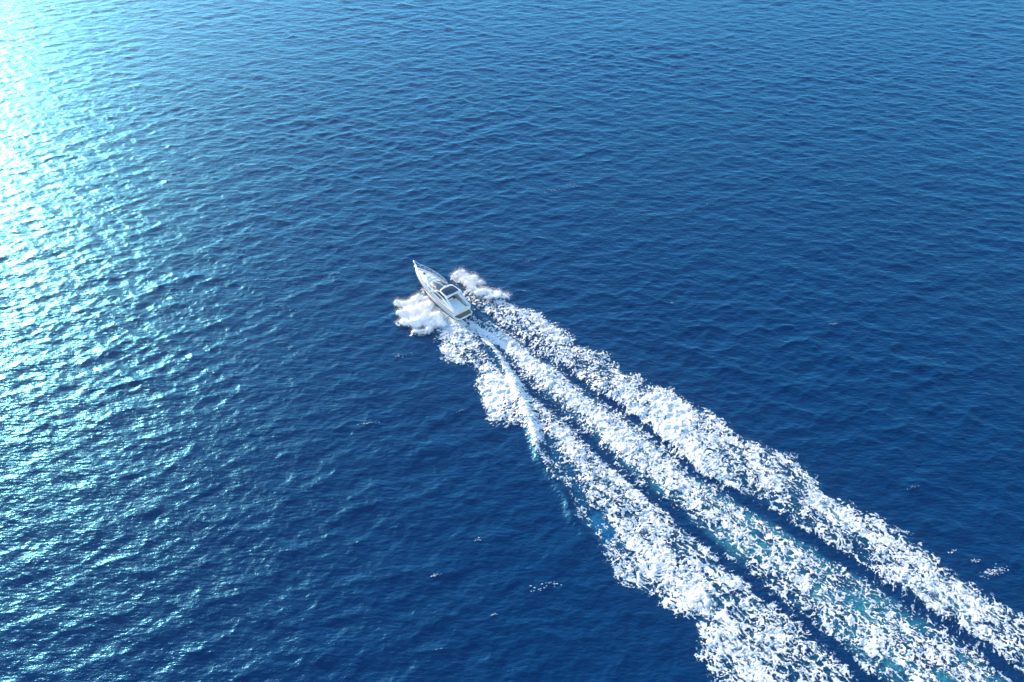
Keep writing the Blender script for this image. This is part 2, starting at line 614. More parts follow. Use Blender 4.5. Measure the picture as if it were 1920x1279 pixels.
# ------------------------------------------------------------------ the foam of the wake
def build_wake():
    ds = 0.072
    s1 = np.arange(-11, 100, ds)
    t1 = np.arange(-21, 20, ds)
    s, t = np.meshgrid(s1, t1, indexing='ij')
    D, ins, cb, core, bl, tro = foam_density(s, t)
    near = sstep(20, 65, s)
    wx = (fbm(s * 0.8, t * 0.8, 3, 21) - 0.5)
    wy = (fbm(s * 0.8, t * 0.8, 3, 22) - 0.5)
    fx = (fbm(s * 2.6, t * 2.6, 3, 23) - 0.5)
    fy = (fbm(s * 2.6, t * 2.6, 3, 24) - 0.5)
    a, b = s + 1.5 * wx + 0.40 * fx, t + 1.5 * wy + 0.40 * fy
    w1 = worley_edge(a / 0.90, b / 0.72, 1)
    w2 = worley_edge(a / 0.42, b / 0.36, 2)
    n1 = fbm(a * 0.9, b * 1.2, 5, 25, 0.66)
    n2 = fbm(s * 4.2 + 2 * wx, t * 3.0 + 2 * wy, 3, 26, 0.7)
    hair = fbm((s + 0.35 * np.abs(t) + 0.5 * fx) * 2.4, t * 0.42, 3, 27, 0.6)
    w3 = worley_edge((s + 0.4 * fx) / 0.30, (t + 0.4 * fy) / 0.26, 3)
    rid = np.abs(fbm(s * 1.9 + 1.5 * wx, t * 2.4 + 1.5 * wy, 4, 28, 0.6) - 0.5)
    wb = worley_edge(a / 1.75, b / 1.25, 4)
    mb = sstep(0.42, 0.60, fbm(s * 0.22, t * 0.34, 3, 31)) * (0.45 + 0.55 * np.clip(core + 0.5 * (1 - cb), 0, 1))
    thread = np.abs(fbm(s * 0.75 + 2.2 * wx, t * 2.1 + 2.2 * wy, 4, 32, 0.6) - 0.5) * 2.4
    web = np.minimum(np.minimum(w1 * (1 - mb) + (1.15 * wb + 0.04) * mb, 1.25 * w2 + 0.05 + 0.30 * mb), thread + 0.06)
    lace = rank01(web + 0.10 * w3 + 0.42 * (n1 - 0.5))
    fine = rank01(np.minimum(0.9 * w2, 2.6 * rid + 0.03) + 0.10 * w3 + 0.8 * (n2 - 0.5) + 0.5 * (n1 - 0.5))
    stra = rank01(np.abs(hair - 0.5) + 0.06 * w2)
    lw = 0.10 + 0.85 * near
    hw = np.clip(tro, 0, 1) * 0.75 + 0.12 * (1 - cb)
    P = lace * lw + fine * (1 - lw)
    P = rank01(P * (1 - hw) + stra * hw)
    c = np.clip((D - P) * (2.2 - 0.75 * near) + 0.30, 0, 1) * sstep(0.03, 0.16, D)
    xs, ys = from_st(s, t)
    h = wave_h(xs, ys)
    wm = wake_mask(s, t)
    z = h * (1 - 0.55 * wm) + wake_height(s, t) * wm
    lump = fbm(s * 1.5, t * 1.5, 3, 30) - 0.5
    z = z + 0.05 + c * (0.05 + (0.42 - 0.25 * near) * np.clip(lump + 0.08, 0, 1)) + 0.06 * c * (n2 - 0.5)
    # nothing inside the hull
    inhull = (s < -0.2) & (s > -13.5) & (np.abs(t) < 1.75 * (1 - sstep(-6, -13.5, s) * 0.95))
    keep = (c > 0.06) & ~inhull
    r, cc = s.shape
    kq = keep[:-1, :-1] & keep[:-1, 1:] & keep[1:, 1:] & keep[1:, :-1]
    idx = np.arange(r * cc).reshape(r, cc)
    q = np.stack([idx[:-1, :-1], idx[1:, :-1], idx[1:, 1:], idx[:-1, 1:]], -1)[kq]
    used = np.unique(q)
    remap = np.zeros(r * cc, np.int64)
    remap[used] = np.arange(len(used))
    q = remap[q]
    co = np.stack([xs, ys, z], -1).reshape(-1, 3)[used]
    # winding: make faces point up
    p = co[q[0]]
    nz = np.cross(p[1] - p[0], p[2] - p[0])[2]
    if nz < 0:
        q = q[:, ::-1]
    o = big_mesh('wake_foam', co, quads=q, mat=M_FOAM)
    attr(o, 'cover', c.ravel()[used])
    print('wake quads', len(q))
    o['kind'] = 'stuff'
    o['label'] = 'long white foamy wake spreading behind the motor yacht'
    o['category'] = 'wake'


build_wake()


# ------------------------------------------------------------------ spray thrown up by the hull: loose droplets
TET = np.array([(1, 1, 1), (1, -1, -1), (-1, 1, -1), (-1, -1, 1)], float) / 1.732
TETF = np.array([(0, 1, 2), (0, 3, 1), (0, 2, 3), (1, 3, 2)])


def hull_half(s):
    return 1.95 * (1 - sstep(-5.0, -13.2, s))


def spray(lumps, root_s, zmul, label, n_drops):
    """a ragged sheet of white water thrown outwards, with loose drops torn off it"""
    C = []
    for (px, py, rp) in lumps:
        r = rp * 0.105
        cs, ct = to_st(ground([(px, py)], 0.2 + 0.35 * r))
        C.append((cs[0], ct[0], r))
    C = np.array(C)
    ds = 0.055
    s1 = np.arange(C[:, 0].min() - 2.2, C[:, 0].max() + 2.2, ds)
    t1 = np.arange(C[:, 1].min() - 2.2, C[:, 1].max() + 2.2, ds)
    s, t = np.meshgrid(s1, t1, indexing='ij')
    # streaks fan out from where the sheet leaves the chine
    ang = np.arctan2(np.abs(t), s - root_s)
    rad = np.hypot(t, s - root_s)
    streak = fbm(ang * 12.0, rad * 0.45, 4, 51, 0.6)
    bil = np.abs(fbm(s * 1.3, t * 1.3, 4, 52, 0.55) - 0.5) * 2
    puff = fbm(s * 0.9, t * 0.9, 3, 53)
    G = np.zeros(s.shape)
    ws_, wt_ = s + 0.9 * (fbm(s * 0.7, t * 0.7, 3, 55) - 0.5), t + 0.9 * (fbm(s * 0.7, t * 0.7, 3, 56) - 0.5)
    for cs, ct, r in C:
        G += r * np.exp(-((ws_ - cs) ** 2 + (wt_ - ct) ** 2) / (0.92 * r) ** 2)
    H = 1.15 * G / (1 + 0.55 * G)
    rim = sstep(0.05, 0.6, H)
    fr = fbm(s * 2.3, t * 2.3, 4, 54, 0.62) - 0.5
    body = H * (0.35 + 0.70 * puff + 0.30 * (1 - bil)) * zmul + (0.30 * (streak - 0.5) + 0.20 * fr) * rim
    cov = np.clip(-0.30 + 1.55 * sstep(0.03, 0.85, H) + 1.7 * (streak - 0.5) + 0.9 * fr, 0, 1) * sstep(0.03, 0.2, H)
    xs, ys = from_st(s, t)
    wm = wake_mask(s, t)
    base = wave_h(xs, ys) * (1 - 0.55 * wm) + wake_height(s, t) * wm
    z = base + 0.06 + np.clip(body, 0, None)
    keep = (cov > 0.02) & ~((np.abs(t) < hull_half(s)) & (s < 0.2) & (s > -13.4))
    rr, cc = s.shape
    kq = keep[:-1, :-1] & keep[:-1, 1:] & keep[1:, 1:] & keep[1:, :-1]
    idx = np.arange(rr * cc).reshape(rr, cc)
    q = np.stack([idx[:-1, :-1], idx[1:, :-1], idx[1:, 1:], idx[:-1, 1:]], -1)[kq]
    used = np.unique(q)
    remap = np.zeros(rr * cc, np.int64)
    remap[used] = np.arange(len(used))
    q = remap[q]
    co = np.stack([xs, ys, z], -1).reshape(-1, 3)[used]
    p = co[q[0]]
    if np.cross(p[1] - p[0], p[2] - p[0])[2] < 0:
        q = q[:, ::-1]
    tri = np.concatenate([q[:, [0, 1, 2]], q[:, [0, 2, 3]]])
    nv = len(co)
    # loose drops above the sheet and beyond its rim
    pick = RNG.choice(used, n_drops, p=(lambda w: w / w.sum())(0.25 + H.ravel()[used]))
    off = RNG.standard_normal((n_drops, 2)) * (0.12 + 0.40 * RNG.random((n_drops, 1)) ** 2)
    dp = np.stack([xs.ravel()[pick] + off[:, 0], ys.ravel()[pick] + off[:, 1],
                   z.ravel()[pick] + 0.02 + 0.20 * zmul * RNG.exponential(1.0, n_drops) * (0.4 + H.ravel()[pick])], 1)
    a, b = to_st(dp[:, :2])
    dp = dp[~((np.abs(b) < hull_half(a) + 0.1) & (a < 0.3) & (a > -13.4))]
    n = len(dp)
    sz = 0.012 + 0.024 * RNG.random(n) ** 2.5
    R4 = RNG.standard_normal((n, 4))
    R4 /= np.linalg.norm(R4, axis=1)[:, None]
    w, x, y, zz = R4.T
    M = np.stack([1 - 2 * (y * y + zz * zz), 2 * (x * y - zz * w), 2 * (x * zz + y * w),
                  2 * (x * y + zz * w), 1 - 2 * (x * x + zz * zz), 2 * (y * zz - x * w),
                  2 * (x * zz - y * w), 2 * (y * zz + x * w), 1 - 2 * (x * x + y * y)], 1).reshape(n, 3, 3)
    v = np.einsum('nij,kj->nki', M, TET) * sz[:, None, None] + dp[:, None, :]
    f = (TETF[None] + (np.arange(n) * 4)[:, None, None]).reshape(-1, 3) + nv
    o = big_mesh('bow_spray', np.concatenate([co, v.reshape(-1, 3)]), tris=np.concatenate([tri, f]), mat=M_SPRAYFOAM)
    attr(o, 'cover', np.concatenate([cov.ravel()[used], np.ones(n * 4)]))
    o['kind'] = 'stuff'
    o['label'] = label
    o['category'] = 'spray'
    print('spray', len(o.data.polygons))


spray(SPRAY_PORT, -9.5, 1.0, 'white cloud of spray bursting from the port side of the yacht', 34000)
spray(SPRAY_STAR, -9.5, 1.25, 'white cloud of spray beyond the starboard side of the yacht', 20000)


# ------------------------------------------------------------------ small flecks of foam on the open water
def build_flecks():
    rg = np.random.default_rng(3)
    spots = [(1045, 352, 12, 60), (1050, 330, 10, 30), (1075, 335, 14, 24), (1115, 330, 8, 12), (330, 328, 14, 30), (822, 1077, 8, 40), (884, 1045, 7, 18),
             (710, 783, 9, 40), (1862, 1072, 14, 150), (1826, 1052, 6, 34), (1788, 1032, 5, 16), (497, 516, 9, 26), (622, 501, 6, 14), (1550, 603, 6, 30),
             (1270, 553, 5, 14), (1000, 1116, 22, 46), (1240, 325, 6, 14), (1008, 503, 8, 22), (940, 560, 5, 10), (762, 648, 12, 40),
             (1080, 340, 9, 16), (340, 190, 8, 12), (560, 585, 8, 16), (1262, 131, 4, 8), (1700, 90, 4, 8), (1812, 303, 5, 10),
             (1685, 888, 10, 20), (820, 640, 8, 30), (905, 1160, 6, 16), (845, 1208, 5, 12), (1903, 449, 5, 10), (680, 1032, 4, 8),
             (1095, 375, 5, 6), (135, 690, 9, 20), (92, 805, 9, 30), (395, 480, 7, 16), (880, 763, 6, 14), (930, 672, 5, 8)]
    for _ in range(10):
        spots.append((rg.uniform(0, 1920), rg.uniform(20, 1279), rg.uniform(2, 5), int(rg.integers(2, 8))))
    V, Fc, cov = [], [], []
    for (px, py, rad, n) in spots:
        c = ground([(px, py)])[0]
        tx, ty = c[0] + rg.uniform(-1.5, 1.5, 60), c[1] + rg.uniform(-2.5, 2.5, 60)
        if px < 1700 or py < 900:
            b_ = int(np.argmax(wave_h(tx, ty)))       # foam sits on the crests
            c = np.array([tx[b_], ty[b_]])
        k = np.hypot(np.hypot(*c), CAM_H) / F_PX
        for _ in range((n + 1) // 2):
            a = rg.standard_normal(2) * rad * k * (0.80, 0.22)
            x0, y0 = c[0] + a[0], c[1] + a[1] + 0.25 * a[0]
            m = 7
            ph = np.arange(m) / m * 2 * np.pi + rg.random()
            rr = rg.uniform(0.03, 0.10) * (0.5 + rg.random(m))
            qx = x0 + np.cos(ph) * rr * 1.6
            qy = y0 + np.sin(ph) * rr
            X, Y, Z, *_r = sea_point(np.append(qx, x0), np.append(qy, y0))
            b = len(V)
            for i in range(m + 1):
                V.append((X[i], Y[i], Z[i] + 0.05 + (0.05 if i == m else 0)))
                cov.append(0.80 if i == m else 0.25)
            for i in range(m):
                Fc.append((b + m, b + i, b + (i + 1) % m))
    o = big_mesh('foam_flecks', np.array(V), tris=np.array(Fc), mat=M_FOAM)
    attr(o, 'cover', np.array(cov))
    print('tris', sum(len(m.loops) - 2 * len(m.polygons) for m in bpy.data.meshes))
    o['kind'] = 'stuff'
    o['label'] = 'small scattered white flecks of foam on the open water'
    o['category'] = 'foam'


build_flecks()

# ------------------------------------------------------------------ the motor yacht (local: x forward, y to port, z up, origin at the foot of the transom)
yacht = link(bpy.data.objects.new('motor_yacht', None))
yacht['label'] = 'white motor yacht with dark glass hardtop speeding across the open sea'
yacht['category'] = 'yacht'

ST = np.array([  # x, half beam at the deck edge, deck edge z, half beam at the chine, chine z, keel z
    (0.0, 1.90, 1.40, 1.70, 0.10, -0.50), (2.0, 1.98, 1.44, 1.78, 0.12, -0.55), (4.0, 2.04, 1.50, 1.82, 0.16, -0.58),
    (6.0, 2.04, 1.58, 1.78, 0.24, -0.60), (8.0, 1.92, 1.69, 1.55, 0.40, -0.58), (9.6, 1.66, 1.80, 1.18, 0.60, -0.48),
    (11.0, 1.22, 1.90, 0.72, 0.86, -0.22), (12.2, 0.68, 1.99, 0.30, 1.20, 0.30), (12.9, 0.30, 2.04, 0.10, 1.52, 0.95),
    (13.25, 0.05, 2.07, 0.02, 1.85, 1.60)])


def stn(x):
    """smooth station by Catmull-Rom through ST"""
    xs = ST[:, 0]
    i = int(np.clip(np.searchsorted(xs, x, 'right') - 1, 0, len(xs) - 2))
    h = xs[i + 1] - xs[i]
    u = (x - xs[i]) / h

    def tan(j):
        a, b = max(j - 1, 0), min(j + 1, len(xs) - 1)
        return (ST[b] - ST[a]) / (xs[b] - xs[a])
    p0, p1, m0, m1 = ST[i], ST[i + 1], tan(i) * h, tan(i + 1) * h
    r = (2 * u**3 - 3 * u**2 + 1) * p0 + (u**3 - 2 * u**2 + u) * m0 + (-2 * u**3 + 3 * u**2) * p1 + (u**3 - u**2) * m1
    r[0] = x
    return r


def loft(rings, close=False, cap=False):
    n = len(rings[0])
    V = [p for r in rings for p in r]
    Fc = []
    for i in range(len(rings) - 1):
        for j in range(n if close else n - 1):
            k = (j + 1) % n
            Fc.append((i * n + j, i * n + k, (i + 1) * n + k, (i + 1) * n + j))
    if cap:
        Fc.append(tuple(range(n))[::-1])
        Fc.append(tuple((len(rings) - 1) * n + j for j in range(n)))
    return V, Fc


def fix_normals(o):
    bm = bmesh.new()
    bm.from_mesh(o.data)
    bmesh.ops.remove_doubles(bm, verts=bm.verts, dist=1e-5)
    bmesh.ops.recalc_face_normals(bm, faces=bm.faces)
    bm.to_mesh(o.data)
    bm.free()
    return o


def sharp(o, deg=38):
    bm = bmesh.new()
    bm.from_mesh(o.data)
    for e in bm.edges:
        if len(e.link_faces) == 2 and e.calc_face_angle(0) > R(deg):
            e.smooth = False
    bm.to_mesh(o.data)
    bm.free()
    return o


def part(name, V, Fc, mat, parent=yacht, smooth=True, label=None):
    o = mesh_obj(name, V, Fc, mat, parent, smooth)
    fix_normals(o)
    if smooth:
        sharp(o)
    if label:
        o['label'] = label
    return o


def rbox(name, x0, x1, y0, y1, z0, z1, mat, parent=yacht, bev=0.05, seg=2, tilt=0.0, label=None):
    bm = bmesh.new()
    bmesh.ops.create_cube(bm, size=1)
    bmesh.ops.scale(bm, vec=(x1 - x0, y1 - y0, z1 - z0), verts=bm.verts)
    if tilt:
        bmesh.ops.rotate(bm, cent=(0, 0, 0), matrix=Matrix.Rotation(tilt, 3, 'Y'), verts=bm.verts)
    bmesh.ops.translate(bm, vec=((x0 + x1) / 2, (y0 + y1) / 2, (z0 + z1) / 2), verts=bm.verts)
    if bev:
        bmesh.ops.bevel(bm, geom=bm.edges[:] + bm.verts[:], offset=bev, segments=seg, affect='EDGES', profile=0.5)
    me = bpy.data.meshes.new(name)
    bm.to_mesh(me)
    bm.free()
    me.materials.append(mat)
    me.shade_smooth()
    o = link(bpy.data.objects.new(name, me), parent)
    sharp(o, 50)
    if label:
        o['label'] = label
    return o


def slab(name, outline, z0, z1, mat, parent=yacht, bev=0.04, zfun=None, label=None):
    bm = bmesh.new()
    vs_ = [bm.verts.new((x, y, z0)) for x, y in outline]
    f = bm.faces.new(vs_)
    r = bmesh.ops.extrude_face_region(bm, geom=[f])
    top = [v for v in r['geom'] if isinstance(v, bmesh.types.BMVert)]
    for v in top:
        v.co.z = z1
    bmesh.ops.recalc_face_normals(bm, faces=bm.faces)
    if bev:
        ed = [e for e in bm.edges if all(v in top for v in e.verts)]
        bmesh.ops.bevel(bm, geom=ed, offset=bev, segments=3, affect='EDGES', profile=0.5)
    if zfun:
        for v in bm.verts:
            v.co.z += zfun(v.co.x, v.co.y)
    me = bpy.data.meshes.new(name)
    bm.to_mesh(me)
    bm.free()
    me.materials.append(mat)
    me.shade_smooth()
    o = link(bpy.data.objects.new(name, me), parent)
    sharp(o, 45)
    if label:
        o['label'] = label
    return o


def tube(name, pts, r, mat, parent=yacht, n=7, r2=None):
    pts = [Vector(p) for p in pts]
    rings = []
    for i, p in enumerate(pts):
        d = (pts[min(i + 1, len(pts) - 1)] - pts[max(i - 1, 0)]).normalized()
        a = d.cross(Vector((0, 0, 1)))
        if a.length < 1e-3:
            a = d.cross(Vector((0, 1, 0)))
        a.normalize()
        b = d.cross(a)
        rr = r if r2 is None else r + (r2 - r) * i / (len(pts) - 1)
        rings.append([p + (a * math.cos(2 * math.pi * k / n) + b * math.sin(2 * math.pi * k / n)) * rr for k in range(n)])
    V, Fc = loft(rings, True, True)
    return part(name, V, Fc, mat, parent)


def lathe(name, prof, cx, cy, cz, mat, parent=yacht, n=20, axis='Z'):
    rings = []
    for rr, zz in prof:
        ring = []
        for k in range(n):
            a = 2 * math.pi * k / n
            if axis == 'Z':
                ring.append((cx + rr * math.cos(a), cy + rr * math.sin(a), cz + zz))
            else:
                ring.append((cx + zz, cy + rr * math.cos(a), cz + rr * math.sin(a)))
        rings.append(ring)
    V, Fc = loft(rings, True, True)
    return part(name, V, Fc, mat, parent)


XS = np.concatenate([np.linspace(0, 11, 34), np.linspace(11.2, 13.25, 16)])

# hull: topsides, and the painted bottom below the chine
tops, bots = [], []
for x in XS:
    _, hb, zs, cb_, zc, zk = stn(x)
    ring = []
    for side in (1, -1):
        rr = []
        for k in range(7):
            u = k / 6
            fl = u ** (1.0 + 0.9 * max(0, (x - 6) / 7))   # flare towards the bow
            rr.append((x, side * (cb_ + (hb - cb_) * fl), zc + (zs - zc) * u))
        ring.append(rr)
    tops.append(ring)
    bots.append([(x, cb_, zc), (x, cb_ * 0.94, zc - 0.05), (x, cb_ * 0.5, zc + (zk - zc) * 0.55), (x, 0, zk),
                 (x, -cb_ * 0.5, zc + (zk - zc) * 0.55), (x, -cb_ * 0.94, zc - 0.05), (x, -cb_, zc)])
V, Fc = [], []
for sd in (0, 1):
    v, f = loft([t_[sd] for t_ in tops])
    Fc += [tuple(i + len(V) for i in q_) for q_ in f]
    V += v
# transom closes the stern
b0 = len(V)
tr_ring = [p for p in tops[0][0][::-1]] + bots[0][1:-1] + [p for p in tops[0][1]]
V += tr_ring
Fc.append(tuple(range(b0, b0 + len(tr_ring))))
hull = part('hull', V, Fc, M_GEL)
v, f = loft(bots)
part('hull_bottom', v, f, M_NAVY, label='dark antifouled hull bottom')
for side in (1, -1):
    tube('rub_rail', [(x, side * (stn(x)[1] + 0.012), stn(x)[2] - 0.10) for x in np.linspace(0.0, 13.15, 44)], 0.045, M_RUB)
    rings = []
    for x in np.linspace(0.05, 8.6, 24):
        _, hb, zs, cb_, zc, zk = stn(x)
        th_ = 0.07 * min(1, (8.7 - x) / 3)
        um = 0.30
        y_ = lambda u: side * (cb_ + (hb - cb_) * u ** (1.0 + 0.9 * max(0, (x - 6) / 7)) + 0.012)
        rings.append([(x, y_(um), zc + (zs - zc) * um), (x, y_(um + th_), zc + (zs - zc) * (um + th_))])
    v, f = loft(rings)
    part('hull_stripe', v, f, M_RUB)
    for xa, xb in ((8.9, 9.7), (7.5, 8.4)):              # long oval hull windows
        V, n = [], 20
        for k in range(n):
            a = 2 * math.pi * k / n
            x = (xa + xb) / 2 + (xb - xa) / 2 * math.cos(a)
            _, hb, zs, cb_, zc, zk = stn(x)
            u = 0.66 + 0.09 * math.sin(a)
            V.append((x, side * (cb_ + (hb - cb_) * u ** (1.0 + 0.9 * max(0, (x - 6) / 7)) + 0.018), zc + (zs - zc) * u))
        part('hull_window', V, [tuple(range(n))], M_TINT, hull)

# deck: full width ahead of the cockpit, narrow side decks along it
WELL_X = 6.2


def deck_z(x, y, hb, zs):
    return zs + 0.05 * (1 - (y / max(hb, 0.05)) ** 2)


rings = []
for x in [q for q in XS if q >= WELL_X - 0.1]:
    _, hb, zs, *_ = stn(x)
    rings.append([(x, hb * k, deck_z(x, hb * k, hb, zs)) for k in np.linspace(1, -1, 13)])
v, f = loft(rings)
foredeck = part('foredeck', v, f, M_DECK)
for side in (1, -1):
    rings = []
    for x in np.linspace(0, WELL_X - 0.05, 20):
        _, hb, zs, *_ = stn(x)
        rings.append([(x, side * hb, zs), (x, side * (hb - 0.2), zs + 0.03), (x, side * (hb - 0.42), zs + 0.03)])
    v, f = loft(rings)
    part('side_deck', v, f, M_DECK)
    tube('toe_rail', [(x, side * (stn(x)[1] - 0.03), stn(x)[2] + 0.03) for x in np.linspace(0.1, 13.0, 40)], 0.035, M_GEL)

# raised coachroof over the fore cabin
CR = [(6.0, 1.62, 0.60), (7.0, 1.55, 0.60), (8.0, 1.42, 0.54), (9.0, 1.24, 0.46), (10.0, 0.98, 0.36), (11.0, 0.64, 0.24), (11.7, 0.34, 0.13), (12.0, 0.12, 0.05)]


def cr(x):
    a = np.array(CR)
    return np.interp(x, a[:, 0], a[:, 1]), np.interp(x, a[:, 0], a[:, 2])


def cr_top(x, y):
    w, h = cr(x)
    k = min(1, abs(y) / w)
    return stn(x)[2] + 0.04 + h * (1 - k ** 3.2) ** 0.6


rings = []
for x in np.linspace(6.0, 12.0, 34):
    w, h = cr(x)
    rings.append([(x, w * math.sin(a) if abs(math.sin(a)) < 1 else w * math.sin(a), cr_top(x, w * math.sin(a)) if abs(math.sin(a)) < 0.9999 else stn(x)[2] + 0.0)
                  for a in np.linspace(-math.pi / 2, math.pi / 2, 23)])
v, f = loft(rings)
coach = part('coachroof', v, f, M_GEL)

# sunbathing cushions on the coachroof, the seam between them, and the deck hatch
for ya, yb in ((0.03, 0.86), (-0.86, -0.03)):
    rings = []
    for x in np.linspace(8.35, 10.15, 14):
        k = 1 - 0.42 * (x - 8.35) / 1.8
        rings.append([(x, ya + (yb - ya) * u if abs(ya + (yb - ya) * u) < 0.06 else (ya + (yb - ya) * u) * k,
                       cr_top(x, (ya + (yb - ya) * u) * k) + (0.065 if 0.02 < u < 0.98 and 8.4 < x < 10.1 else -0.01)) for u in np.linspace(0, 1, 9)])
    v, f = loft(rings)
    part('sun_cushion', v, f, M_CUSH, coach)
tube('cushion_seam', [(x, 0.0, cr_top(x, 0) + 0.02) for x in np.linspace(8.3, 10.3, 8)], 0.022, M_SEAM, coach)
zc0 = cr_top(10.75, 0)
hat = lathe('deck_hatch', [(0.01, -0.02), (0.31, -0.02), (0.31, 0.03), (0.27, 0.055), (0.01, 0.055)], 10.75, 0.0, zc0, M_STEEL, coach, 24)
lathe('hatch_glass', [(0.01, 0.0), (0.25, 0.0), (0.24, 0.02), (0.01, 0.025)], 10.75, 0.0, zc0 + 0.056, M_TINT, coach, 24)
for side in (1, -1):
    tube('deck_line', [(x, side * (cr(x)[0] + 0.09), stn(x)[2] + 0.062) for x in np.linspace(7.0, 12.0, 24)], 0.014, M_RUB, foredeck)
    for xa, xb in ((8.1, 8.95), (6.75, 7.6)):            # cabin-side ports
        rings = []
        for x in np.linspace(xa, xb, 8):
            w, h = cr(x)
            e = 0.28 * math.sqrt(max(0.02, 1 - ((x - (xa + xb) / 2) / ((xb - xa) / 2 + 1e-6)) ** 2))
            rings.append([(x, side * (w * kk + 0.02), cr_top(x, w * kk) + 0.012) for kk in (0.985 - 0.05 * e, 0.955 - 0.12 * e)])
        v, f = loft(rings)
        part('cabin_port', v, f, M_TINT, coach)

# windscreen: two curved panes, a centre mullion, frame below and above
def ws(a, k):
    bx, by = 7.95 - 1.95 * a * a, 1.52 * a
    bz = cr_top(max(bx, 6.05), by * 0.96) + 0.02
    tx, ty, tz = 4.85 - 0.45 * a * a, 1.40 * a, 3.02 - 0.05 * a * a
    return (bx + (tx - bx) * k, by + (ty - by) * k, bz + (tz - bz) * k + 0.16 * math.sin(math.pi * k))


wscreen = tube('windscreen_frame', [ws(a, 0) for a in np.linspace(-1, 1, 29)], 0.055, M_GEL)
for a0, a1 in ((-0.985, -0.015), (0.015, 0.985)):
    v, f = loft([[ws(a, k) for k in np.linspace(0.03, 0.97, 7)] for a in np.linspace(a0, a1, 13)])
    part('windscreen_pane', v, f, M_GLASS, wscreen)
tube('windscreen_mullion', [ws(0, k) for k in np.linspace(0, 1, 7)], 0.04, M_GEL, wscreen)
for a in (-1, 1):
    tube('windscreen_pillar', [ws(a, k) for k in np.linspace(0, 1, 7)], 0.065, M_GEL, wscreen)

# high cockpit sides, swept down towards the stern, with a long side window in each
for side in (1, -1):
    rings = []
    for x in np.linspace(0.25, 6.4, 26):
        _, hb, zs, *_ = stn(x)
        top = np.interp(x, [0.25, 1.0, 2.4, 4.0, 5.4, 6.4], [0.16, 0.34, 0.62, 0.80, 0.84, 0.70])
        rings.append([(x, side * (hb - 0.40), zs), (x, side * (hb - 0.44 - 0.10 * top), zs + top * 0.92), (x, side * (hb - 0.52 - 0.10 * top), zs + top),
                      (x, side * (hb - 0.62 - 0.08 * top), zs + top * 0.92), (x, side * (hb - 0.64), zs - 0.6)])
    v, f = loft(rings, True, True)
    cm = part('cockpit_coaming', v, f, M_GEL)
    rings = []
    for x in np.linspace(3.3, 5.9, 12):
        _, hb, zs, *_ = stn(x)
        top = np.interp(x, [0.25, 1.0, 2.4, 4.0, 5.4, 6.4], [0.16, 0.34, 0.62, 0.80, 0.84, 0.70])
        e = math.sqrt(max(0.0, 1 - ((x - 4.6) / 1.31) ** 2))
        rings.append([(x, side * (hb - 0.40 - 0.05 * u - 0.10 * top * u + 0.014), zs + top * u) for u in (0.56 - 0.26 * e, 0.56 + 0.26 * e)])
    v, f = loft(rings)
    part('side_window', v, f, M_TINT, cm)

# cockpit floor and its furniture
FLOOR = 0.92
slab('cockpit_floor', [(0.2, -1.5), (6.3, -1.5), (6.3, 1.5), (0.2, 1.5)], FLOOR - 0.05, FLOOR, M_TEAK, bev=0)
part('cabin_bulkhead', [(6.25, -1.6, FLOOR - .05), (6.25, 1.6, FLOOR - .05), (6.25, 1.6, 2.2), (6.25, -1.6, 2.2)], [(0, 1, 2, 3)], M_GEL)
con = rbox('helm_console', 5.55, 6.2, -1.35, -0.1, FLOOR, 2.12, M_GEL, bev=0.10)
lathe('steering_wheel', [(0.20, 0.0), (0.235, -0.02), (0.235, 0.02), (0.20, 0.012)], 5.47, -0.72, 1.95, M_BLACK, con, 20, axis='X')
rbox('dashboard', 6.1, 7.5, -1.2, 1.2, 2.08, 2.2, M_DASH, bev=0.05)
for y0 in (-1.3, -0.7):
    hs = rbox('helm_seat', 4.55, 5.05, y0, y0 + 0.52, 1.42, 1.56, M_CUSH, bev=0.05)
    rbox('seat_back', 4.45, 4.60, y0, y0 + 0.52, 1.5, 2.12, M_CUSH, hs, bev=0.05)
    rbox('seat_base', 4.65, 4.95, y0 + 0.12, y0 + 0.40, FLOOR, 1.43, M_GEL, hs, bev=0.03)
sofa = rbox('cockpit_sofa', 2.95, 5.6, 0.72, 1.38, FLOOR, 1.38, M_TAN, bev=0.06)
rbox('sofa_back', 2.95, 5.6, 1.22, 1.42, 1.36, 1.80, M_TAN, sofa, bev=0.06)
rbox('sofa_back', 2.75, 2.98, -0.3, 1.40, FLOOR, 1.82, M_CUSH, sofa, bev=0.06)
tb = rbox('cockpit_table', 3.3, 4.5, -0.05, 0.60, 1.50, 1.56, M_WOOD, bev=0.02)
tube('table_leg', [(3.9, 0.27, FLOOR), (3.9, 0.27, 1.5)], 0.05, M_STEEL, tb)

# aft sunpad over the garage, set to port so that a walkway stays clear to starboard
pad = slab('garage_lid', [(0.05, -0.80), (2.7, -0.86), (2.7, 1.40), (0.05, 1.36)], FLOOR, 1.62, M_GEL, bev=0.10)
for ya, yb in ((-0.72, 0.28), (0.31, 1.30)):
    slab('sun_cushion', [(0.22, ya), (2.55, ya), (2.55, yb), (0.22, yb)], 1.61, 1.76, M_CUSH, pad, bev=0.06,
         zfun=lambda x, y: -0.30 * max(0.0, (0.95 - x)) ** 1.6)
tube('grab_rail', [(0.25, -0.80, 1.60), (0.25, -0.80, 1.90), (1.6, -0.84, 1.92), (1.6, -0.84, 1.60)], 0.022, M_STEEL, pad)
rbox('transom_gate', 0.02, 0.10, -1.45, -0.85, FLOOR, 1.45, M_GEL, bev=0.02)

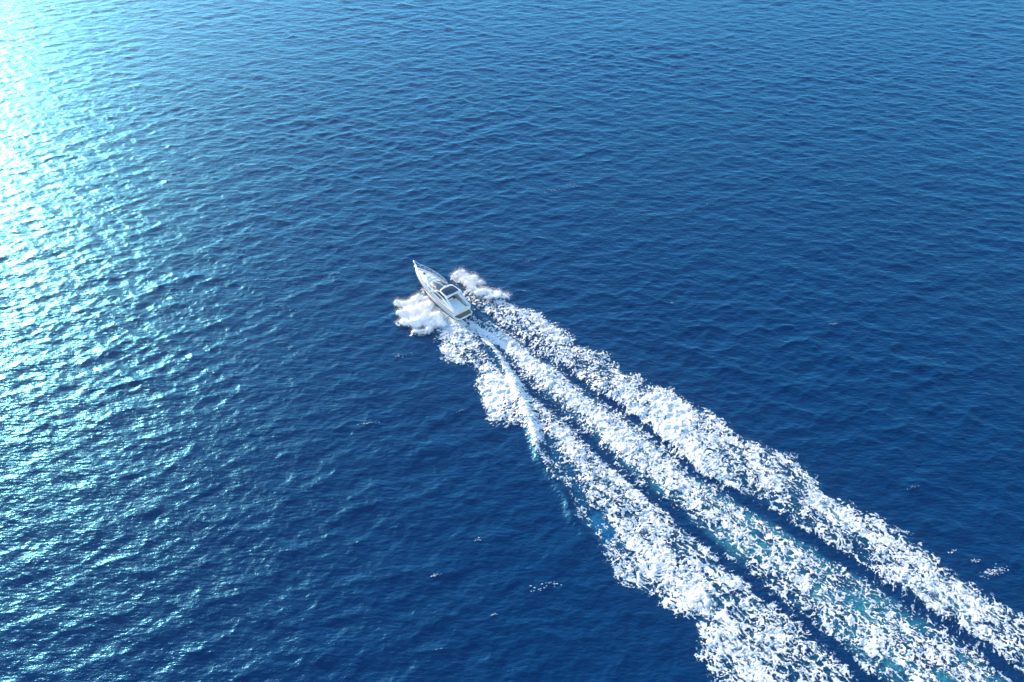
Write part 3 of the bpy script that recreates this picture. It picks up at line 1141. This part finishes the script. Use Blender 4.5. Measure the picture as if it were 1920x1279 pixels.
# bathing platform with a teak inlay of separate planks
plat_o = [(-1.15, -1.0), (-1.0, -1.45), (-0.75, -1.70), (0.0, -1.80), (0.0, 1.80), (-0.75, 1.70), (-1.0, 1.45), (-1.15, 1.0), (-1.2, 0)]
plat = slab('swim_platform', plat_o, 0.36, 0.52, M_GEL, bev=0.05)
for k in range(7):
    x0 = -0.98 + k * 0.137
    wd = 1.30 + 0.06 * min(k, 4)
    rbox('teak_plank', x0, x0 + 0.128, -wd, wd, 0.515, 0.54, M_TEAK, plat, bev=0.0)

# hardtop with a big dark glass sunroof, swept legs and its instruments
def ht_z(x, y):
    return -0.05 * (y / 1.5) ** 2 - 0.045 * abs(x - 3.7) ** 1.5 * 0.35


def ht_x(x):
    return 2.15 + (x - 2.62) * 0.796


ht_o = []
for x, y in ((5.95, 0), (5.90, 0.7), (5.70, 1.15), (5.30, 1.45), (4.4, 1.56), (3.4, 1.58), (2.75, 1.50), (2.62, 1.1), (2.75, 0.5), (2.78, 0)):
    ht_o.append((ht_x(x), y))
ht_o = ht_o + [(x, -y) for x, y in ht_o[-2:0:-1]]
ht = slab('hardtop', ht_o, 3.02, 3.17, M_GEL, bev=0.06, zfun=ht_z)
sr_o = [(5.42, -1.08), (5.50, 0), (5.42, 1.08), (5.2, 1.24), (4.3, 1.33), (3.35, 1.33), (3.22, 1.2), (3.16, 0), (3.22, -1.2), (3.35, -1.33), (4.3, -1.33), (5.2, -1.24)]
sroof = slab('sunroof_glass', [(ht_x(x), y) for x, y in sr_o], 3.15, 3.19, M_TINT, ht, bev=0.012, zfun=ht_z)
for y0 in (-0.5, 0.5):
    tube('sunroof_track', [(ht_x(3.3), y0, 3.20), (ht_x(4.4), y0, 3.205)], 0.02, M_BLACK, sroof)
tube('sunroof_bar', [(ht_x(4.35), -1.2, 3.19), (ht_x(4.36), 0, 3.215), (ht_x(4.35), 1.2, 3.19)], 0.025, M_BLACK, sroof)
lathe('radar_dome', [(0.02, 0), (0.24, 0.02), (0.29, 0.10), (0.27, 0.19), (0.16, 0.25), (0.01, 0.265)], ht_x(5.62), 0.05, 3.14, M_GEL, ht, 22)
tube('radar_pedestal', [(ht_x(5.62), 0.05, 3.05), (ht_x(5.62), 0.05, 3.16)], 0.12, M_GEL, ht, 12)
for y0 in (-0.55, 0.55):
    lathe('horn', [(0.03, -0.22), (0.03, 0.05), (0.09, 0.16), (0.01, 0.165)], ht_x(5.66), y0, 3.22, M_STEEL, ht, 12, axis='X')
lathe('satellite_dome', [(0.02, 0), (0.14, 0.0), (0.16, 0.08), (0.12, 0.19), (0.01, 0.23)], ht_x(5.55), -0.85, 3.12, M_GEL, ht, 16)
tube('antenna', [(ht_x(5.35), 1.30, 3.08), (ht_x(5.1), 1.33, 4.7)], 0.018, M_GEL, ht, 6, 0.007)
tube('antenna', [(ht_x(5.35), -1.30, 3.08), (ht_x(5.1), -1.33, 4.4)], 0.018, M_GEL, ht, 6, 0.007)
tube('light_mast', [(ht_x(5.75), 0.40, 3.10), (ht_x(5.72), 0.40, 3.55)], 0.025, M_GEL, ht, 8)
for side in (1, -1):
    rings = []
    for k in np.linspace(0, 1, 12):
        x = 2.75 - 2.3 * k
        z = 3.06 - 1.28 * k ** 0.85
        y = 1.50 + (0.0 if k < 1 else 0) - 0.08 * k
        wd = 0.42 - 0.30 * k
        rings.append([(x + wd, side * (y + 0.06), z), (x + wd * 0.2, side * (y + 0.09), z + 0.10), (x - wd, side * (y + 0.06), z + 0.04),
                      (x - wd, side * (y - 0.06), z + 0.02), (x + wd * 0.2, side * (y - 0.10), z + 0.05), (x + wd, side * (y - 0.06), z - 0.03)])
    v, f = loft(rings, True, True)
    part('hardtop_leg', v, f, M_GEL, ht)

# bow: stainless rails on stanchions, pulpit, anchor on its roller, cleats
def rail_pt(x, side, h):
    _, hb, zs, *_ = stn(min(x, 13.2))
    return (x, side * max(hb - 0.07, 0.0), zs + h)


for side in (1, -1):
    pts = [rail_pt(6.6, side, 0.10), rail_pt(6.95, side, 0.50)] + [rail_pt(x, side, 0.62 + 0.28 * (x - 7.3) / 6) for x in np.linspace(7.3, 12.6, 18)]
    pts += [(13.2, side * 0.22, 2.98), (13.75, side * 0.12, 3.06), (13.95, 0.0, 3.08)]
    rail = tube('bow_rail', pts, 0.045, M_STEEL)
    mid_pts = [rail_pt(x, side, 0.34 + 0.12 * (x - 7.3) / 6) for x in np.linspace(7.2, 12.7, 16)] + [(13.35, side * 0.12, 2.55)]
    tube('rail_wire', mid_pts, 0.026, M_STEEL, rail)
    for x in np.linspace(7.6, 12.5, 7):
        tube('stanchion', [rail_pt(x, side, 0.02), rail_pt(x + 0.06, side, 0.62 + 0.28 * (x - 7.3) / 6)], 0.03, M_STEEL, rail)
    tube('stanchion', [(13.1, side * 0.12, 2.08), (13.8, side * 0.10, 3.06)], 0.022, M_STEEL, rail)
    for x in (0.6, 5.9, 11.6):
        zt = stn(x)[2] + 0.07
        yb = side * (stn(x)[1] - 0.17)
        cl = tube('cleat', [(x - 0.16, yb, zt + 0.05), (x + 0.16, yb, zt + 0.05)], 0.022, M_STEEL)
        tube('cleat_post', [(x, yb, zt - 0.06), (x, yb, zt + 0.05)], 0.028, M_STEEL, cl)
roller = rbox('anchor_roller', 12.7, 13.72, -0.11, 0.11, 2.06, 2.15, M_GEL, bev=0.025)
anc = tube('anchor', [(12.9, 0, 2.19), (13.62, 0, 2.19), (13.80, 0, 2.02)], 0.035, M_STEEL)
part('anchor_fluke', [(13.60, -0.20, 1.84), (13.92, 0, 2.02), (13.60, 0.20, 1.84), (13.62, 0, 1.98), (13.55, 0, 1.78)],
     [(0, 1, 3), (1, 2, 3), (0, 4, 1), (1, 4, 2), (0, 3, 2, 4)], M_STEEL, anc, smooth=False)
rbox('windlass', 12.25, 12.5, -0.12, 0.12, 2.06, 2.24, M_STEEL, bev=0.05)
tube('flag_staff', [(0.15, 0.3, 1.45), (-0.25, 0.3, 2.45)], 0.02, M_STEEL, r2=0.012)

# running at speed: bow up, a touch of heel
YS = 1.0
yacht.matrix_world = (Matrix.Translation((ORG[0], ORG[1], 0.10)) @ Matrix.Rotation(HEAD + math.pi / 2, 4, 'Z')
                      @ Matrix.Rotation(R(-3.2), 4, 'Y') @ Matrix.Rotation(R(2.5), 4, 'X') @ Matrix.Scale(YS, 4))


# ------------------------------------------------------------------ thin haze volume added over everything for a veil of glow sunwards
def build_haze():
    x0, x1, y0, y1, z0, z1 = -16500, 16500, -16500, 17000, -3.0, 92.0
    V = [(x, y, z) for z in (z0, z1) for y in (y0, y1) for x in (x0, x1)]
    Fc = [(0, 2, 3, 1), (4, 5, 7, 6), (0, 1, 5, 4), (2, 6, 7, 3), (0, 4, 6, 2), (1, 3, 7, 5)]
    m = bpy.data.materials.new('glow_haze')
    m.use_nodes = True
    nt = m.node_tree
    nt.nodes.clear()
    o = nt.nodes.new('ShaderNodeOutputMaterial')
    v = nt.nodes.new('ShaderNodeVolumePrincipled')
    v.inputs['Color'].default_value = (1.0, 0.97, 0.93, 1)
    v.inputs['Density'].default_value = HAZE_DENSITY
    v.inputs['Anisotropy'].default_value = HAZE_G
    nt.links.new(v.outputs[0], o.inputs['Volume'])
    hz = mesh_obj('haze', V, Fc, m, None, False)
    hz['kind'] = 'stuff'
    hz['label'] = 'thin haze added for a bright glow towards the sun'
    hz['category'] = 'haze'


HAZE_DENSITY, HAZE_G = 0.00022, 0.90
build_haze()
